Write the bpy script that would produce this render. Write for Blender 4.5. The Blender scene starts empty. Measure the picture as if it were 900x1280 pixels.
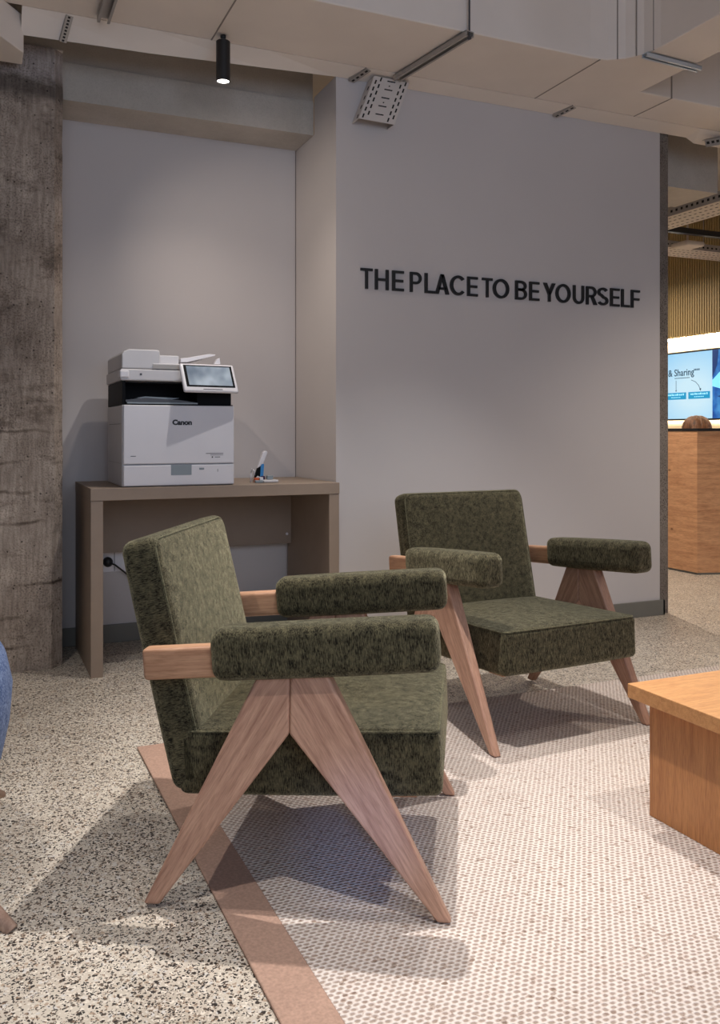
import bpy, bmesh, math, random
from mathutils import Vector, Matrix, noise
R = math.radians
random.seed(7)
C = bpy.context.scene.collection

# ------------------------------------------------------------------ materials
def mat(name):
    m = bpy.data.materials.new(name); m.use_nodes = True
    nt = m.node_tree; b = nt.nodes['Principled BSDF']
    return m, nt, b
def N(nt, t, **k):
    n = nt.nodes.new(t)
    for a, v in k.items():
        if a.startswith('i_'): n.inputs[a[2:].replace('_', ' ')].default_value = v
        else: setattr(n, a, v)
    return n
def L(nt, a, b): nt.links.new(a, b)
def col(c): return (c[0], c[1], c[2], 1)
def s2l(r, g, b):
    f = lambda x: (x/255/12.92) if x/255 <= .04045 else ((x/255+.055)/1.055)**2.4
    return (f(r), f(g), f(b))
def ramp(nt, stops, interp='LINEAR'):
    r = nt.nodes.new('ShaderNodeValToRGB'); cr = r.color_ramp; cr.interpolation = interp
    cr.elements[0].position = stops[0][0]; cr.elements[0].color = col(stops[0][1])
    cr.elements[1].position = stops[1][0]; cr.elements[1].color = col(stops[1][1])
    for p, c in stops[2:]:
        e = cr.elements.new(p); e.color = col(c)
    return r
def coords(nt, scale=(1, 1, 1)):
    tc = nt.nodes.new('ShaderNodeTexCoord'); mp = nt.nodes.new('ShaderNodeMapping')
    mp.inputs['Scale'].default_value = scale
    L(nt, tc.outputs['Object'], mp.inputs['Vector']); return mp.outputs['Vector']
def bump(nt, b, h, strength=.3, dist=.002):
    n = nt.nodes.new('ShaderNodeBump'); n.inputs['Strength'].default_value = strength
    n.inputs['Distance'].default_value = dist
    L(nt, h, n.inputs['Height']); L(nt, n.outputs['Normal'], b.inputs['Normal'])
def plain(name, c, rough=.5, metal=0, var=.06, scale=8, bmp=0, bscale=120):
    m, nt, b = mat(name); v = coords(nt)
    n = N(nt, 'ShaderNodeTexNoise'); n.inputs['Scale'].default_value = scale; n.inputs['Detail'].default_value = 5
    L(nt, v, n.inputs['Vector'])
    r = ramp(nt, [(.3, tuple(x*(1-var) for x in c)), (.7, tuple(min(1, x*(1+var)) for x in c))])
    L(nt, n.outputs['Fac'], r.inputs['Fac']); L(nt, r.outputs['Color'], b.inputs['Base Color'])
    b.inputs['Roughness'].default_value = rough; b.inputs['Metallic'].default_value = metal
    if bmp:
        n2 = N(nt, 'ShaderNodeTexNoise'); n2.inputs['Scale'].default_value = bscale; n2.inputs['Detail'].default_value = 3
        L(nt, v, n2.inputs['Vector']); bump(nt, b, n2.outputs['Fac'], bmp)
    return m
def emis(name, c, s):
    m, nt, b = mat(name)
    b.inputs['Base Color'].default_value = col(c)
    b.inputs['Emission Color'].default_value = col(c); b.inputs['Emission Strength'].default_value = s
    return m
def wood(name, dark, light, stretch=(22, 22, 1.6), rough=.45, knots=0):
    m, nt, b = mat(name); v = coords(nt, stretch)
    n = N(nt, 'ShaderNodeTexNoise'); n.inputs['Scale'].default_value = 2.2; n.inputs['Detail'].default_value = 9
    n.inputs['Roughness'].default_value = .65; n.inputs['Distortion'].default_value = .6
    L(nt, v, n.inputs['Vector'])
    mid = tuple((a+c)/2 for a, c in zip(dark, light))
    r = ramp(nt, [(.28, dark), (.72, light), (.48, mid)])
    L(nt, n.outputs['Fac'], r.inputs['Fac'])
    v2 = coords(nt, tuple(s*9 for s in stretch))
    n2 = N(nt, 'ShaderNodeTexNoise'); n2.inputs['Scale'].default_value = 2; n2.inputs['Detail'].default_value = 3
    L(nt, v2, n2.inputs['Vector'])
    r2 = ramp(nt, [(.3, (.72, .68, .64)), (.55, (1, 1, 1))])
    L(nt, n2.outputs['Fac'], r2.inputs['Fac'])
    mx = N(nt, 'ShaderNodeMix', data_type='RGBA', blend_type='MULTIPLY'); mx.inputs['Factor'].default_value = .8
    L(nt, r.outputs['Color'], mx.inputs['A']); L(nt, r2.outputs['Color'], mx.inputs['B'])
    out = mx.outputs['Result']
    if knots:
        v3 = coords(nt, (3, 3, 5) if knots == 1 else (3, 3, 3))
        vo = N(nt, 'ShaderNodeTexVoronoi'); vo.inputs['Scale'].default_value = 1.7
        L(nt, v3, vo.inputs['Vector'])
        r3 = ramp(nt, [(0.03, (.18, .1, .06)), (.1, (1, 1, 1))])
        L(nt, vo.outputs['Distance'], r3.inputs['Fac'])
        m3 = N(nt, 'ShaderNodeMix', data_type='RGBA', blend_type='MULTIPLY'); m3.inputs['Factor'].default_value = .85
        L(nt, out, m3.inputs['A']); L(nt, r3.outputs['Color'], m3.inputs['B']); out = m3.outputs['Result']
    L(nt, out, b.inputs['Base Color'])
    b.inputs['Roughness'].default_value = rough; bump(nt, b, n2.outputs['Fac'], .12, .001)
    return m

M = {}
M['wall'] = plain('painted_wall', s2l(202, 196, 194), .85, var=.02, scale=1.5, bmp=.06, bscale=260)
M['wall_warm'] = plain('cream_wall', s2l(232, 214, 184), .8, var=.02)
M['ceil'] = plain('ceiling_paint', s2l(206, 194, 180), .85, var=.04, scale=3)
M['duct'] = plain('painted_duct', s2l(234, 224, 214), .6, var=.035, scale=3.5)
M['rail'] = plain('galvanised_rail', s2l(176, 170, 164), .5, .35, var=.05)
M['tray'] = plain('tray_steel', s2l(212, 204, 198), .5, .1, var=.04)
M['steel'] = plain('pale_steel', s2l(200, 208, 215), .35, .5, var=.05)
M['seam'] = plain('duct_seam', s2l(150, 140, 132), .7)  # darker tone of the raised duct seams
M['slot'] = plain('slot_dark', (.012, .011, .010), .8)
M['black'] = plain('black_paint', (.012, .012, .013), .45)
M['blackgloss'] = plain('black_plastic', (.004, .004, .005), .55)
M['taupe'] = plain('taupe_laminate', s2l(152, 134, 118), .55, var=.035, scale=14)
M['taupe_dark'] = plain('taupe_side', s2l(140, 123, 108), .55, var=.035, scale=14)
M['base'] = plain('grey_baseboard', s2l(118, 116, 108), .5, var=.03)
M['white'] = plain('printer_white', s2l(226, 224, 228), .35, var=.012)
M['offwhite'] = plain('printer_grey', s2l(210, 208, 210), .4, var=.02)
M['greyp'] = plain('printer_handle', s2l(140, 150, 156), .4, var=.03)
M['dkgrey'] = plain('dark_grey_plastic', s2l(70, 70, 74), .35)
M['blue'] = plain('blue_plastic', s2l(60, 140, 205), .35)
M['orange'] = plain('orange_plastic', s2l(205, 95, 50), .45)
M['purple'] = plain('purple_plastic', s2l(60, 25, 60), .45)
M['gold'] = plain('gold_slats', s2l(172, 150, 104), .5, var=.06, scale=30)
M['skin'] = plain('skin', s2l(200, 150, 125), .6)
M['shirt'] = plain('dark_shirt', s2l(60, 62, 72), .8)
M['beigeleg'] = wood('pale_chair_leg', s2l(150, 120, 104), s2l(188, 160, 142))
M['wood'] = wood('chair_oak', s2l(152, 110, 92), s2l(212, 170, 144))
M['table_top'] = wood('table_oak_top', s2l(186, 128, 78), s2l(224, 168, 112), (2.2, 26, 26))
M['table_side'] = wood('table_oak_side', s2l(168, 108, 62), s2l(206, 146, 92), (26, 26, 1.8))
M['counter'] = wood('counter_oak', s2l(188, 132, 92), s2l(236, 184, 138), (1.6, 1.6, 16), knots=1)
M['hair'] = wood('brown_hair', s2l(26, 17, 12), s2l(150, 104, 70), (16, 16, 3), .6)

def mk_chenille(name, dark, light, sheen, stc, streak=(260, 260, 40)):
    m, nt, b = mat(name)
    v = coords(nt, streak)
    n = N(nt, 'ShaderNodeTexNoise'); n.inputs['Scale'].default_value = 1; n.inputs['Detail'].default_value = 4
    n.inputs['Roughness'].default_value = .7
    L(nt, v, n.inputs['Vector'])
    v2 = coords(nt, (1, 1, 1))
    n2 = N(nt, 'ShaderNodeTexNoise'); n2.inputs['Scale'].default_value = 55; n2.inputs['Detail'].default_value = 8; n2.inputs['Roughness'].default_value = .75
    L(nt, v2, n2.inputs['Vector'])
    ad = N(nt, 'ShaderNodeMath', operation='MULTIPLY_ADD'); ad.inputs[1].default_value = .42
    L(nt, n2.outputs['Fac'], ad.inputs[0])
    sc = N(nt, 'ShaderNodeMath', operation='MULTIPLY'); sc.inputs[1].default_value = .60
    L(nt, n.outputs['Fac'], sc.inputs[0]); L(nt, sc.outputs[0], ad.inputs[2])
    r = ramp(nt, [(.42, dark), (.63, light)])
    L(nt, ad.outputs[0], r.inputs['Fac']); L(nt, r.outputs['Color'], b.inputs['Base Color'])
    b.inputs['Roughness'].default_value = .9
    b.inputs['Sheen Weight'].default_value = sheen
    rs = ramp(nt, [(.40, (.12, .12, .12)), (.66, (sheen, sheen, sheen))]); L(nt, ad.outputs[0], rs.inputs['Fac']); L(nt, rs.outputs['Color'], b.inputs['Sheen Weight'])
    b.inputs['Sheen Roughness'].default_value = .35
    b.inputs['Sheen Tint'].default_value = col(stc)
    b.inputs['Specular IOR Level'].default_value = .15
    bump(nt, b, ad.outputs[0], .8, .005)
    return m
M['green'] = mk_chenille('olive_chenille', (.007, .006, .004), (.150, .130, .072), 1.0, (.95, .86, .56), (430, 430, 75))
M['pipe'] = mk_chenille('olive_piping', (.05, .046, .028), (.20, .18, .105), .8, (.9, .84, .55), (300, 300, 300))
M['bluefab'] = mk_chenille('blue_boucle', s2l(70, 92, 140), s2l(150, 168, 205), .3, (.7, .8, 1), (180, 180, 180))

def mk_terrazzo():
    m, nt, b = mat('terrazzo'); v = coords(nt)
    nz = N(nt, 'ShaderNodeTexNoise'); nz.inputs['Scale'].default_value = 70; L(nt, v, nz.inputs['Vector'])
    wv = N(nt, 'ShaderNodeMix', data_type='RGBA'); wv.inputs['Factor'].default_value = .012
    L(nt, v, wv.inputs['A']); L(nt, nz.outputs['Color'], wv.inputs['B'])
    def chips(scale, thr, stops):
        vo = N(nt, 'ShaderNodeTexVoronoi'); vo.inputs['Scale'].default_value = scale
        L(nt, wv.outputs['Result'], vo.inputs['Vector'])
        sp = N(nt, 'ShaderNodeSeparateColor'); L(nt, vo.outputs['Color'], sp.inputs[0])
        r = ramp(nt, stops, 'CONSTANT'); L(nt, sp.outputs[0], r.inputs['Fac'])
        lt = N(nt, 'ShaderNodeMath', operation='LESS_THAN'); lt.inputs[1].default_value = thr
        L(nt, sp.outputs[1], lt.inputs[0])
        dl = N(nt, 'ShaderNodeMath', operation='LESS_THAN'); dl.inputs[1].default_value = .50
        L(nt, vo.outputs['Distance'], dl.inputs[0])
        mu = N(nt, 'ShaderNodeMath', operation='MULTIPLY'); L(nt, lt.outputs[0], mu.inputs[0]); L(nt, dl.outputs[0], mu.inputs[1])
        return r.outputs['Color'], mu.outputs[0]
    base = N(nt, 'ShaderNodeTexNoise'); base.inputs['Scale'].default_value = 5; L(nt, v, base.inputs['Vector'])
    rb = ramp(nt, [(.3, s2l(184, 172, 156)), (.7, s2l(206, 196, 180))]); L(nt, base.outputs['Fac'], rb.inputs['Fac'])
    cur = rb.outputs['Color']
    for scale, thr, stops in ((115, .50, [(0, s2l(222, 212, 196)), (.22, s2l(62, 55, 50)), (.44, s2l(170, 150, 130)), (.62, s2l(98, 84, 72)), (.8, s2l(200, 195, 188))]),
                              (175, .45, [(0, s2l(48, 44, 42)), (.42, s2l(120, 104, 90)), (.62, s2l(215, 206, 192)), (.85, s2l(140, 118, 98))]),
                              (280, .35, [(0, s2l(58, 52, 48)), (.6, s2l(215, 205, 190))])):
        c, f = chips(scale, thr, stops)
        mx = N(nt, 'ShaderNodeMix', data_type='RGBA'); L(nt, f, mx.inputs['Factor'])
        L(nt, cur, mx.inputs['A']); L(nt, c, mx.inputs['B']); cur = mx.outputs['Result']
    L(nt, cur, b.inputs['Base Color']); b.inputs['Roughness'].default_value = .38
    b.inputs['Specular IOR Level'].default_value = .35
    return m
M['terrazzo'] = mk_terrazzo()

def mk_rug():
    m, nt, b = mat('woven_rug'); v = coords(nt)
    nz = N(nt, 'ShaderNodeTexNoise'); nz.inputs['Scale'].default_value = 38; nz.inputs['Detail'].default_value = 2; L(nt, v, nz.inputs['Vector'])
    wv = N(nt, 'ShaderNodeMix', data_type='RGBA'); wv.inputs['Factor'].default_value = .006
    L(nt, v, wv.inputs['A']); L(nt, nz.outputs['Color'], wv.inputs['B'])
    sx = N(nt, 'ShaderNodeSeparateXYZ'); L(nt, wv.outputs['Result'], sx.inputs[0])
    def mth(op, a, bb=None, c=None):
        n = N(nt, 'ShaderNodeMath', operation=op)
        for i, x in enumerate((a, bb, c)):
            if x is None: continue
            if isinstance(x, (int, float)): n.inputs[i].default_value = x
            else: L(nt, x, n.inputs[i])
        return n.outputs[0]
    P = .0165; Q = .0105
    row = mth('FLOOR', mth('DIVIDE', sx.outputs[1], Q))
    off = mth('MULTIPLY', mth('MODULO', mth('ADD', row, 2000), 2), .5)
    a1 = mth('MULTIPLY', mth('ADD', mth('DIVIDE', sx.outputs[0], P), off), math.pi)
    a2 = mth('MULTIPLY', sx.outputs[1], math.pi/Q)
    h = mth('MULTIPLY', mth('SINE', a1), mth('SINE', a2))
    ha = mth('ABSOLUTE', h)
    ns = N(nt, 'ShaderNodeTexNoise'); ns.inputs['Scale'].default_value = 120; ns.inputs['Detail'].default_value = 3; L(nt, v, ns.inputs['Vector'])
    hh = mth('ADD', ha, mth('MULTIPLY', mth('SUBTRACT', ns.outputs['Fac'], .5), .9))
    r = ramp(nt, [(.12, s2l(228, 217, 208)), (.75, s2l(168, 150, 138)), (.42, s2l(210, 196, 186))])
    L(nt, hh, r.inputs['Fac'])
    vo = N(nt, 'ShaderNodeTexVoronoi'); vo.inputs['Scale'].default_value = 115; L(nt, v, vo.inputs['Vector'])
    sp = N(nt, 'ShaderNodeSeparateColor'); L(nt, vo.outputs['Color'], sp.inputs[0])
    r2 = ramp(nt, [(0, (.6, .53, .48)), (.05, (.92, .88, .86)), (.3, (1, 1, 1))]); L(nt, sp.outputs[0], r2.inputs['Fac'])
    mx = N(nt, 'ShaderNodeMix', data_type='RGBA', blend_type='MULTIPLY'); mx.inputs['Factor'].default_value = 1
    L(nt, r.outputs['Color'], mx.inputs['A']); L(nt, r2.outputs['Color'], mx.inputs['B'])
    L(nt, mx.outputs['Result'], b.inputs['Base Color']); b.inputs['Roughness'].default_value = .95
    b.inputs['Specular IOR Level'].default_value = .1
    inv = mth('SUBTRACT', 1, hh); bump(nt, b, inv, .8, .004)
    return m
M['rug'] = mk_rug()
M['rug_border'] = plain('rug_border_felt', s2l(172, 140, 122), .95, var=.16, scale=150, bmp=.5, bscale=240)

def mk_concrete(name, dark, light, boards=True, rough_amt=1.0):
    m, nt, b = mat(name); v = coords(nt)
    n = N(nt, 'ShaderNodeTexNoise'); n.inputs['Scale'].default_value = 3.2; n.inputs['Detail'].default_value = 10; n.inputs['Roughness'].default_value = .68
    L(nt, v, n.inputs['Vector'])
    r = ramp(nt, [(.3, dark), (.68, light)]); L(nt, n.outputs['Fac'], r.inputs['Fac'])
    cur = r.outputs['Color']; hgt = n.outputs['Fac']
    # fine speckled pitting
    n2 = N(nt, 'ShaderNodeTexNoise'); n2.inputs['Scale'].default_value = 135; n2.inputs['Detail'].default_value = 5; L(nt, v, n2.inputs['Vector'])
    r2 = ramp(nt, [(.36, (.3, .27, .25)), (.52, (1, 1, 1))]); L(nt, n2.outputs['Fac'], r2.inputs['Fac'])
    mk = N(nt, 'ShaderNodeTexNoise'); mk.inputs['Scale'].default_value = 4.5; mk.inputs['Detail'].default_value = 3; L(nt, v, mk.inputs['Vector'])
    rk = ramp(nt, [(.36, (.25, .25, .25)), (.56, (1, 1, 1))]); L(nt, mk.outputs['Fac'], rk.inputs['Fac'])
    mx = N(nt, 'ShaderNodeMix', data_type='RGBA', blend_type='MULTIPLY')
    fm = N(nt, 'ShaderNodeMath', operation='MULTIPLY'); fm.inputs[1].default_value = rough_amt; L(nt, rk.outputs['Color'], fm.inputs[0])
    L(nt, fm.outputs[0], mx.inputs['Factor']); L(nt, cur, mx.inputs['A']); L(nt, r2.outputs['Color'], mx.inputs['B']); cur = mx.outputs['Result']
    if boards:
        # ragged horizontal casting joints
        nb = N(nt, 'ShaderNodeTexNoise'); nb.inputs['Scale'].default_value = 9; nb.inputs['Detail'].default_value = 5; L(nt, v, nb.inputs['Vector'])
        sx = N(nt, 'ShaderNodeSeparateXYZ'); L(nt, v, sx.inputs[0])
        a = N(nt, 'ShaderNodeMath', operation='MULTIPLY_ADD'); a.inputs[1].default_value = .05; L(nt, nb.outputs['Fac'], a.inputs[0]); L(nt, sx.outputs[2], a.inputs[2])
        f = N(nt, 'ShaderNodeMath', operation='PINGPONG'); f.inputs[1].default_value = .066; L(nt, a.outputs[0], f.inputs[0])
        r3 = ramp(nt, [(.0, (.22, .19, .17)), (.0045, (.4, .36, .33)), (.009, (1, 1, 1))]); L(nt, f.outputs[0], r3.inputs['Fac'])
        nk = N(nt, 'ShaderNodeTexNoise'); nk.inputs['Scale'].default_value = 3.5; nk.inputs['Detail'].default_value = 4
        v4 = coords(nt, (1, 1, 2.2)); L(nt, v4, nk.inputs['Vector'])
        rk2 = ramp(nt, [(.46, (0, 0, 0)), (.58, (1, 1, 1))]); L(nt, nk.outputs['Fac'], rk2.inputs['Fac'])
        zr = N(nt, 'ShaderNodeMapRange'); zr.inputs['From Min'].default_value = 1.45; zr.inputs['From Max'].default_value = .85; L(nt, sx.outputs[2], zr.inputs['Value'])
        zm = N(nt, 'ShaderNodeMath', operation='MULTIPLY'); L(nt, rk2.outputs['Color'], zm.inputs[0]); L(nt, zr.outputs['Result'], zm.inputs[1])
        m3 = N(nt, 'ShaderNodeMix', data_type='RGBA', blend_type='MULTIPLY'); L(nt, zm.outputs[0], m3.inputs['Factor'])
        L(nt, cur, m3.inputs['A']); L(nt, r3.outputs['Color'], m3.inputs['B']); cur = m3.outputs['Result']
        # vertical formwork board line and the blue-grey smoother head of the column with its ragged dark band
        zt = N(nt, 'ShaderNodeMath', operation='MULTIPLY_ADD'); zt.inputs[1].default_value = .10; L(nt, nb.outputs['Fac'], zt.inputs[0]); L(nt, sx.outputs[2], zt.inputs[2])
        rt = ramp(nt, [(0, (.90, .86, .82)), (.800, (.90, .86, .82)), (.815, (.30, .28, .27)), (.832, (.34, .32, .31)), (.845, (.92, .93, 1.0)), (.90, (1.0, 1.0, 1.06))])
        zd = N(nt, 'ShaderNodeMath', operation='DIVIDE'); zd.inputs[1].default_value = 3.12; L(nt, zt.outputs[0], zd.inputs[0]); L(nt, zd.outputs[0], rt.inputs['Fac'])
        m7 = N(nt, 'ShaderNodeMix', data_type='RGBA', blend_type='MULTIPLY'); m7.inputs['Factor'].default_value = 1
        L(nt, cur, m7.inputs['A']); L(nt, rt.outputs['Color'], m7.inputs['B']); cur = m7.outputs['Result']
        # scattered blow holes and pale vertical streaks
        pv = N(nt, 'ShaderNodeTexVoronoi'); pv.inputs['Scale'].default_value = 38; L(nt, v, pv.inputs['Vector'])
        pr_ = ramp(nt, [(.10, (.22, .2, .19)), (.19, (1, 1, 1))]); L(nt, pv.outputs['Distance'], pr_.inputs['Fac'])
        ps = N(nt, 'ShaderNodeSeparateColor'); L(nt, pv.outputs['Color'], ps.inputs[0])
        pl_ = N(nt, 'ShaderNodeMath', operation='LESS_THAN'); pl_.inputs[1].default_value = .33; L(nt, ps.outputs[0], pl_.inputs[0])
        m8 = N(nt, 'ShaderNodeMix', data_type='RGBA', blend_type='MULTIPLY'); L(nt, pl_.outputs[0], m8.inputs['Factor'])
        L(nt, cur, m8.inputs['A']); L(nt, pr_.outputs['Color'], m8.inputs['B']); cur = m8.outputs['Result']
        v9 = coords(nt, (40, 40, 5)); n9 = N(nt, 'ShaderNodeTexNoise'); n9.inputs['Scale'].default_value = 2.2; n9.inputs['Detail'].default_value = 6; L(nt, v9, n9.inputs['Vector'])
        r9 = ramp(nt, [(.35, (.78, .76, .74)), (.65, (1.12, 1.11, 1.10))]); L(nt, n9.outputs['Fac'], r9.inputs['Fac'])
        m9 = N(nt, 'ShaderNodeMix', data_type='RGBA', blend_type='MULTIPLY'); m9.inputs['Factor'].default_value = 1
        L(nt, cur, m9.inputs['A']); L(nt, r9.outputs['Color'], m9.inputs['B']); cur = m9.outputs['Result']
        # dark weather stains
        ns = N(nt, 'ShaderNodeTexNoise'); ns.inputs['Scale'].default_value = 2.4; ns.inputs['Detail'].default_value = 8; ns.inputs['Roughness'].default_value = .75
        v5 = coords(nt, (1.2, 1.2, 2.4)); L(nt, v5, ns.inputs['Vector'])
        r5 = ramp(nt, [(.53, (1, 1, 1)), (.62, (.50, .47, .45))]); L(nt, ns.outputs['Fac'], r5.inputs['Fac'])
        m5 = N(nt, 'ShaderNodeMix', data_type='RGBA', blend_type='MULTIPLY'); m5.inputs['Factor'].default_value = .9
        L(nt, cur, m5.inputs['A']); L(nt, r5.outputs['Color'], m5.inputs['B']); cur = m5.outputs['Result']
    L(nt, cur, b.inputs['Base Color']); b.inputs['Roughness'].default_value = .9
    ah = N(nt, 'ShaderNodeMath', operation='ADD'); L(nt, n.outputs['Fac'], ah.inputs[0]); L(nt, n2.outputs['Fac'], ah.inputs[1])
    bump(nt, b, ah.outputs[0], .5 if boards else .25, .006)
    return m
M['concrete'] = mk_concrete('raw_concrete', s2l(142, 130, 120), s2l(202, 191, 180), True, .62)
M['beam'] = mk_concrete('painted_concrete', s2l(180, 173, 163), s2l(202, 194, 184), False, .12)
M['pillar'] = mk_concrete('grey_concrete', s2l(110, 100, 92), s2l(150, 140, 130), False, 1)

M['blackgloss'].node_tree.nodes['Principled BSDF'].inputs['Specular IOR Level'].default_value = .12
# ------------------------------------------------------------------ builders
class MB:
    def __init__(s): s.v = []; s.f = []; s.mi = []
    def poly(s, pts, faces, mi=0):
        o = len(s.v); s.v += [tuple(p) for p in pts]
        for f in faces: s.f.append(tuple(i+o for i in f)); s.mi.append(mi)
    def box(s, x0, x1, y0, y1, z0, z1, mi=0, mtx=None):
        p = [Vector((x, y, z)) for z in (z0, z1) for y in (y0, y1) for x in (x0, x1)]
        if mtx is not None: p = [mtx @ q for q in p]
        s.poly(p, [(0, 2, 3, 1), (4, 5, 7, 6), (0, 1, 5, 4), (2, 6, 7, 3), (0, 4, 6, 2), (1, 3, 7, 5)], mi)
    def prism(s, pts2, a, b, plane='xy', mi=0, mtx=None):
        n = len(pts2)
        def P(u, w, t):
            q = {'xy': Vector((u, w, t)), 'xz': Vector((u, t, w)), 'yz': Vector((t, u, w))}[plane]
            return mtx @ q if mtx is not None else q
        p = [P(u, w, a) for u, w in pts2] + [P(u, w, b) for u, w in pts2]
        s.poly(p, [tuple(range(n))[::-1], tuple(range(n, 2*n))] + [(i, (i+1) % n, (i+1) % n+n, i+n) for i in range(n)], mi)
    def tube(s, path, rad, seg=12, mi=0, cap=True):
        path = [Vector(p) for p in path]; n = len(path)
        rads = rad if isinstance(rad, (list, tuple)) else [rad]*n
        o = len(s.v)
        for i, p in enumerate(path):
            d = (path[min(i+1, n-1)]-path[max(i-1, 0)]).normalized()
            up = Vector((0, 0, 1)) if abs(d.z) < .9 else Vector((1, 0, 0))
            a = d.cross(up).normalized(); b2 = d.cross(a).normalized()
            for k in range(seg):
                t = 2*math.pi*k/seg; q = p+(a*math.cos(t)+b2*math.sin(t))*rads[i]; s.v.append(tuple(q))
        for i in range(n-1):
            for k in range(seg):
                k2 = (k+1) % seg; s.f.append((o+i*seg+k, o+i*seg+k2, o+(i+1)*seg+k2, o+(i+1)*seg+k)); s.mi.append(mi)
        if cap:
            s.f.append(tuple(o+k for k in range(seg))[::-1]); s.mi.append(mi)
            s.f.append(tuple(o+(n-1)*seg+k for k in range(seg))); s.mi.append(mi)
    def lathe(s, prof, c=(0, 0, 0), seg=32, mi=0):
        o = len(s.v); n = len(prof)
        for r, z in prof:
            for k in range(seg):
                t = 2*math.pi*k/seg; s.v.append((c[0]+r*math.cos(t), c[1]+r*math.sin(t), c[2]+z))
        for i in range(n-1):
            for k in range(seg):
                k2 = (k+1) % seg; s.f.append((o+i*seg+k, o+i*seg+k2, o+(i+1)*seg+k2, o+(i+1)*seg+k)); s.mi.append(mi)
        s.f.append(tuple(o+k for k in range(seg))[::-1]); s.mi.append(mi)
        s.f.append(tuple(o+(n-1)*seg+k for k in range(seg))); s.mi.append(mi)
    def rbox(s, hx, hy, hz, r, c=(0, 0, 0), mtx=None, puff=0, mi=0, n=10, seg=4, fn=None):
        """box with rounded edges and corners"""
        def ax(h):
            rr = min(r, h*.999); l = [-h+rr*(1-math.cos(math.pi/2*i/seg)) for i in range(seg)]
            inner = [-(h-rr)+2*(h-rr)*i/n for i in range(n+1)]
            return l+inner+[-x for x in reversed(l)]
        A = [ax(hx), ax(hy), ax(hz)]; H = (hx, hy, hz); idx = {}; o = len(s.v); pts = []
        def vid(i, j, k):
            key = (i, j, k)
            if key in idx: return idx[key]
            p = Vector((A[0][i], A[1][j], A[2][k]))
            q = Vector([max(-(H[m]-r), min(H[m]-r, p[m])) if H[m] > r else 0 for m in range(3)])
            d = p-q
            if d.length > 1e-9: p = q+d.normalized()*r
            if puff:
                wx = 1-(p.x/hx)**2; wy = 1-(p.y/hy)**2
                p.z += puff*max(0, wx)**.5*max(0, wy)**.5*(p.z/hz)
            if fn: p = fn(p)
            if mtx is not None: p = mtx @ p
            p = p+Vector(c); idx[key] = o+len(pts); pts.append(tuple(p)); return idx[key]
        na, nb, nc = (len(a)-1 for a in A); fs = []
        for i in range(na):
            for j in range(nb):
                fs.append((vid(i, j, 0), vid(i, j+1, 0), vid(i+1, j+1, 0), vid(i+1, j, 0)))
                fs.append((vid(i, j, nc), vid(i+1, j, nc), vid(i+1, j+1, nc), vid(i, j+1, nc)))
        for i in range(na):
            for k in range(nc):
                fs.append((vid(i, 0, k), vid(i+1, 0, k), vid(i+1, 0, k+1), vid(i, 0, k+1)))
                fs.append((vid(i, nb, k), vid(i, nb, k+1), vid(i+1, nb, k+1), vid(i+1, nb, k)))
        for j in range(nb):
            for k in range(nc):
                fs.append((vid(0, j, k), vid(0, j, k+1), vid(0, j+1, k+1), vid(0, j+1, k)))
                fs.append((vid(na, j, k), vid(na, j+1, k), vid(na, j+1, k+1), vid(na, j, k+1)))
        s.v += pts; s.f += fs; s.mi += [mi]*len(fs)
    def build(s, name, mats, parent=None, smooth=False, bevel=0, loc=None, rot=None, kind=None):
        me = bpy.data.meshes.new(name); me.from_pydata(s.v, [], s.f)
        mats = mats if isinstance(mats, (list, tuple)) else [mats]
        for m in mats: me.materials.append(m)
        for p, i in zip(me.polygons, s.mi): p.material_index = i
        bm = bmesh.new(); bm.from_mesh(me); bmesh.ops.recalc_face_normals(bm, faces=bm.faces); bm.to_mesh(me); bm.free()
        if smooth:
            for p in me.polygons: p.use_smooth = True
        o = bpy.data.objects.new(name, me); C.objects.link(o)
        if parent: o.parent = parent
        if loc: o.location = loc
        if rot: o.rotation_euler = rot
        if kind: o['kind'] = kind
        if bevel:
            b = o.modifiers.new('bevel', 'BEVEL'); b.width = bevel; b.segments = 3; b.limit_method = 'ANGLE'; b.angle_limit = R(35)
            if not smooth:
                for p in me.polygons: p.use_smooth = False
        return o
def empty(name, loc, label, cat, rz=0, group=None):
    o = bpy.data.objects.new(name, None); C.objects.link(o); o.empty_display_size = .1
    o.location = loc; o.rotation_euler = (0, 0, rz); return tag(o, label, cat, group)
def tag(o, label, cat, group=None):
    o['label'] = label; o['category'] = cat
    if group: o['group'] = group
    return o
def copy_tree(o, parent=None):
    c = o.copy(); C.objects.link(c)
    if parent: c.parent = parent
    for ch in list(o.children): copy_tree(ch, c)
    return c
def text_mesh(name, txt, size, ext, m, parent, mtx, offset=0, sx=1, align='LEFT', space=1):
    cu = bpy.data.curves.new(name, 'FONT'); cu.body = txt; cu.size = size; cu.extrude = ext; cu.offset = offset
    cu.align_x = align; cu.space_character = space; cu.resolution_u = 4
    t = bpy.data.objects.new(name+'_tmp', cu); C.objects.link(t)
    dg = bpy.context.evaluated_depsgraph_get(); dg.update()
    me = bpy.data.meshes.new_from_object(t.evaluated_get(dg))
    bpy.data.objects.remove(t); me.name = name
    me.transform(mtx @ Matrix.Diagonal((sx, 1, 1, 1))); me.materials.clear(); me.materials.append(m)
    o = bpy.data.objects.new(name, me); C.objects.link(o)
    if parent: o.parent = parent
    return o
# upright facing -Y (towards the viewer): text x -> world X, text y -> world Z
UP = Matrix.Rotation(R(90), 4, 'X')

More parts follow.
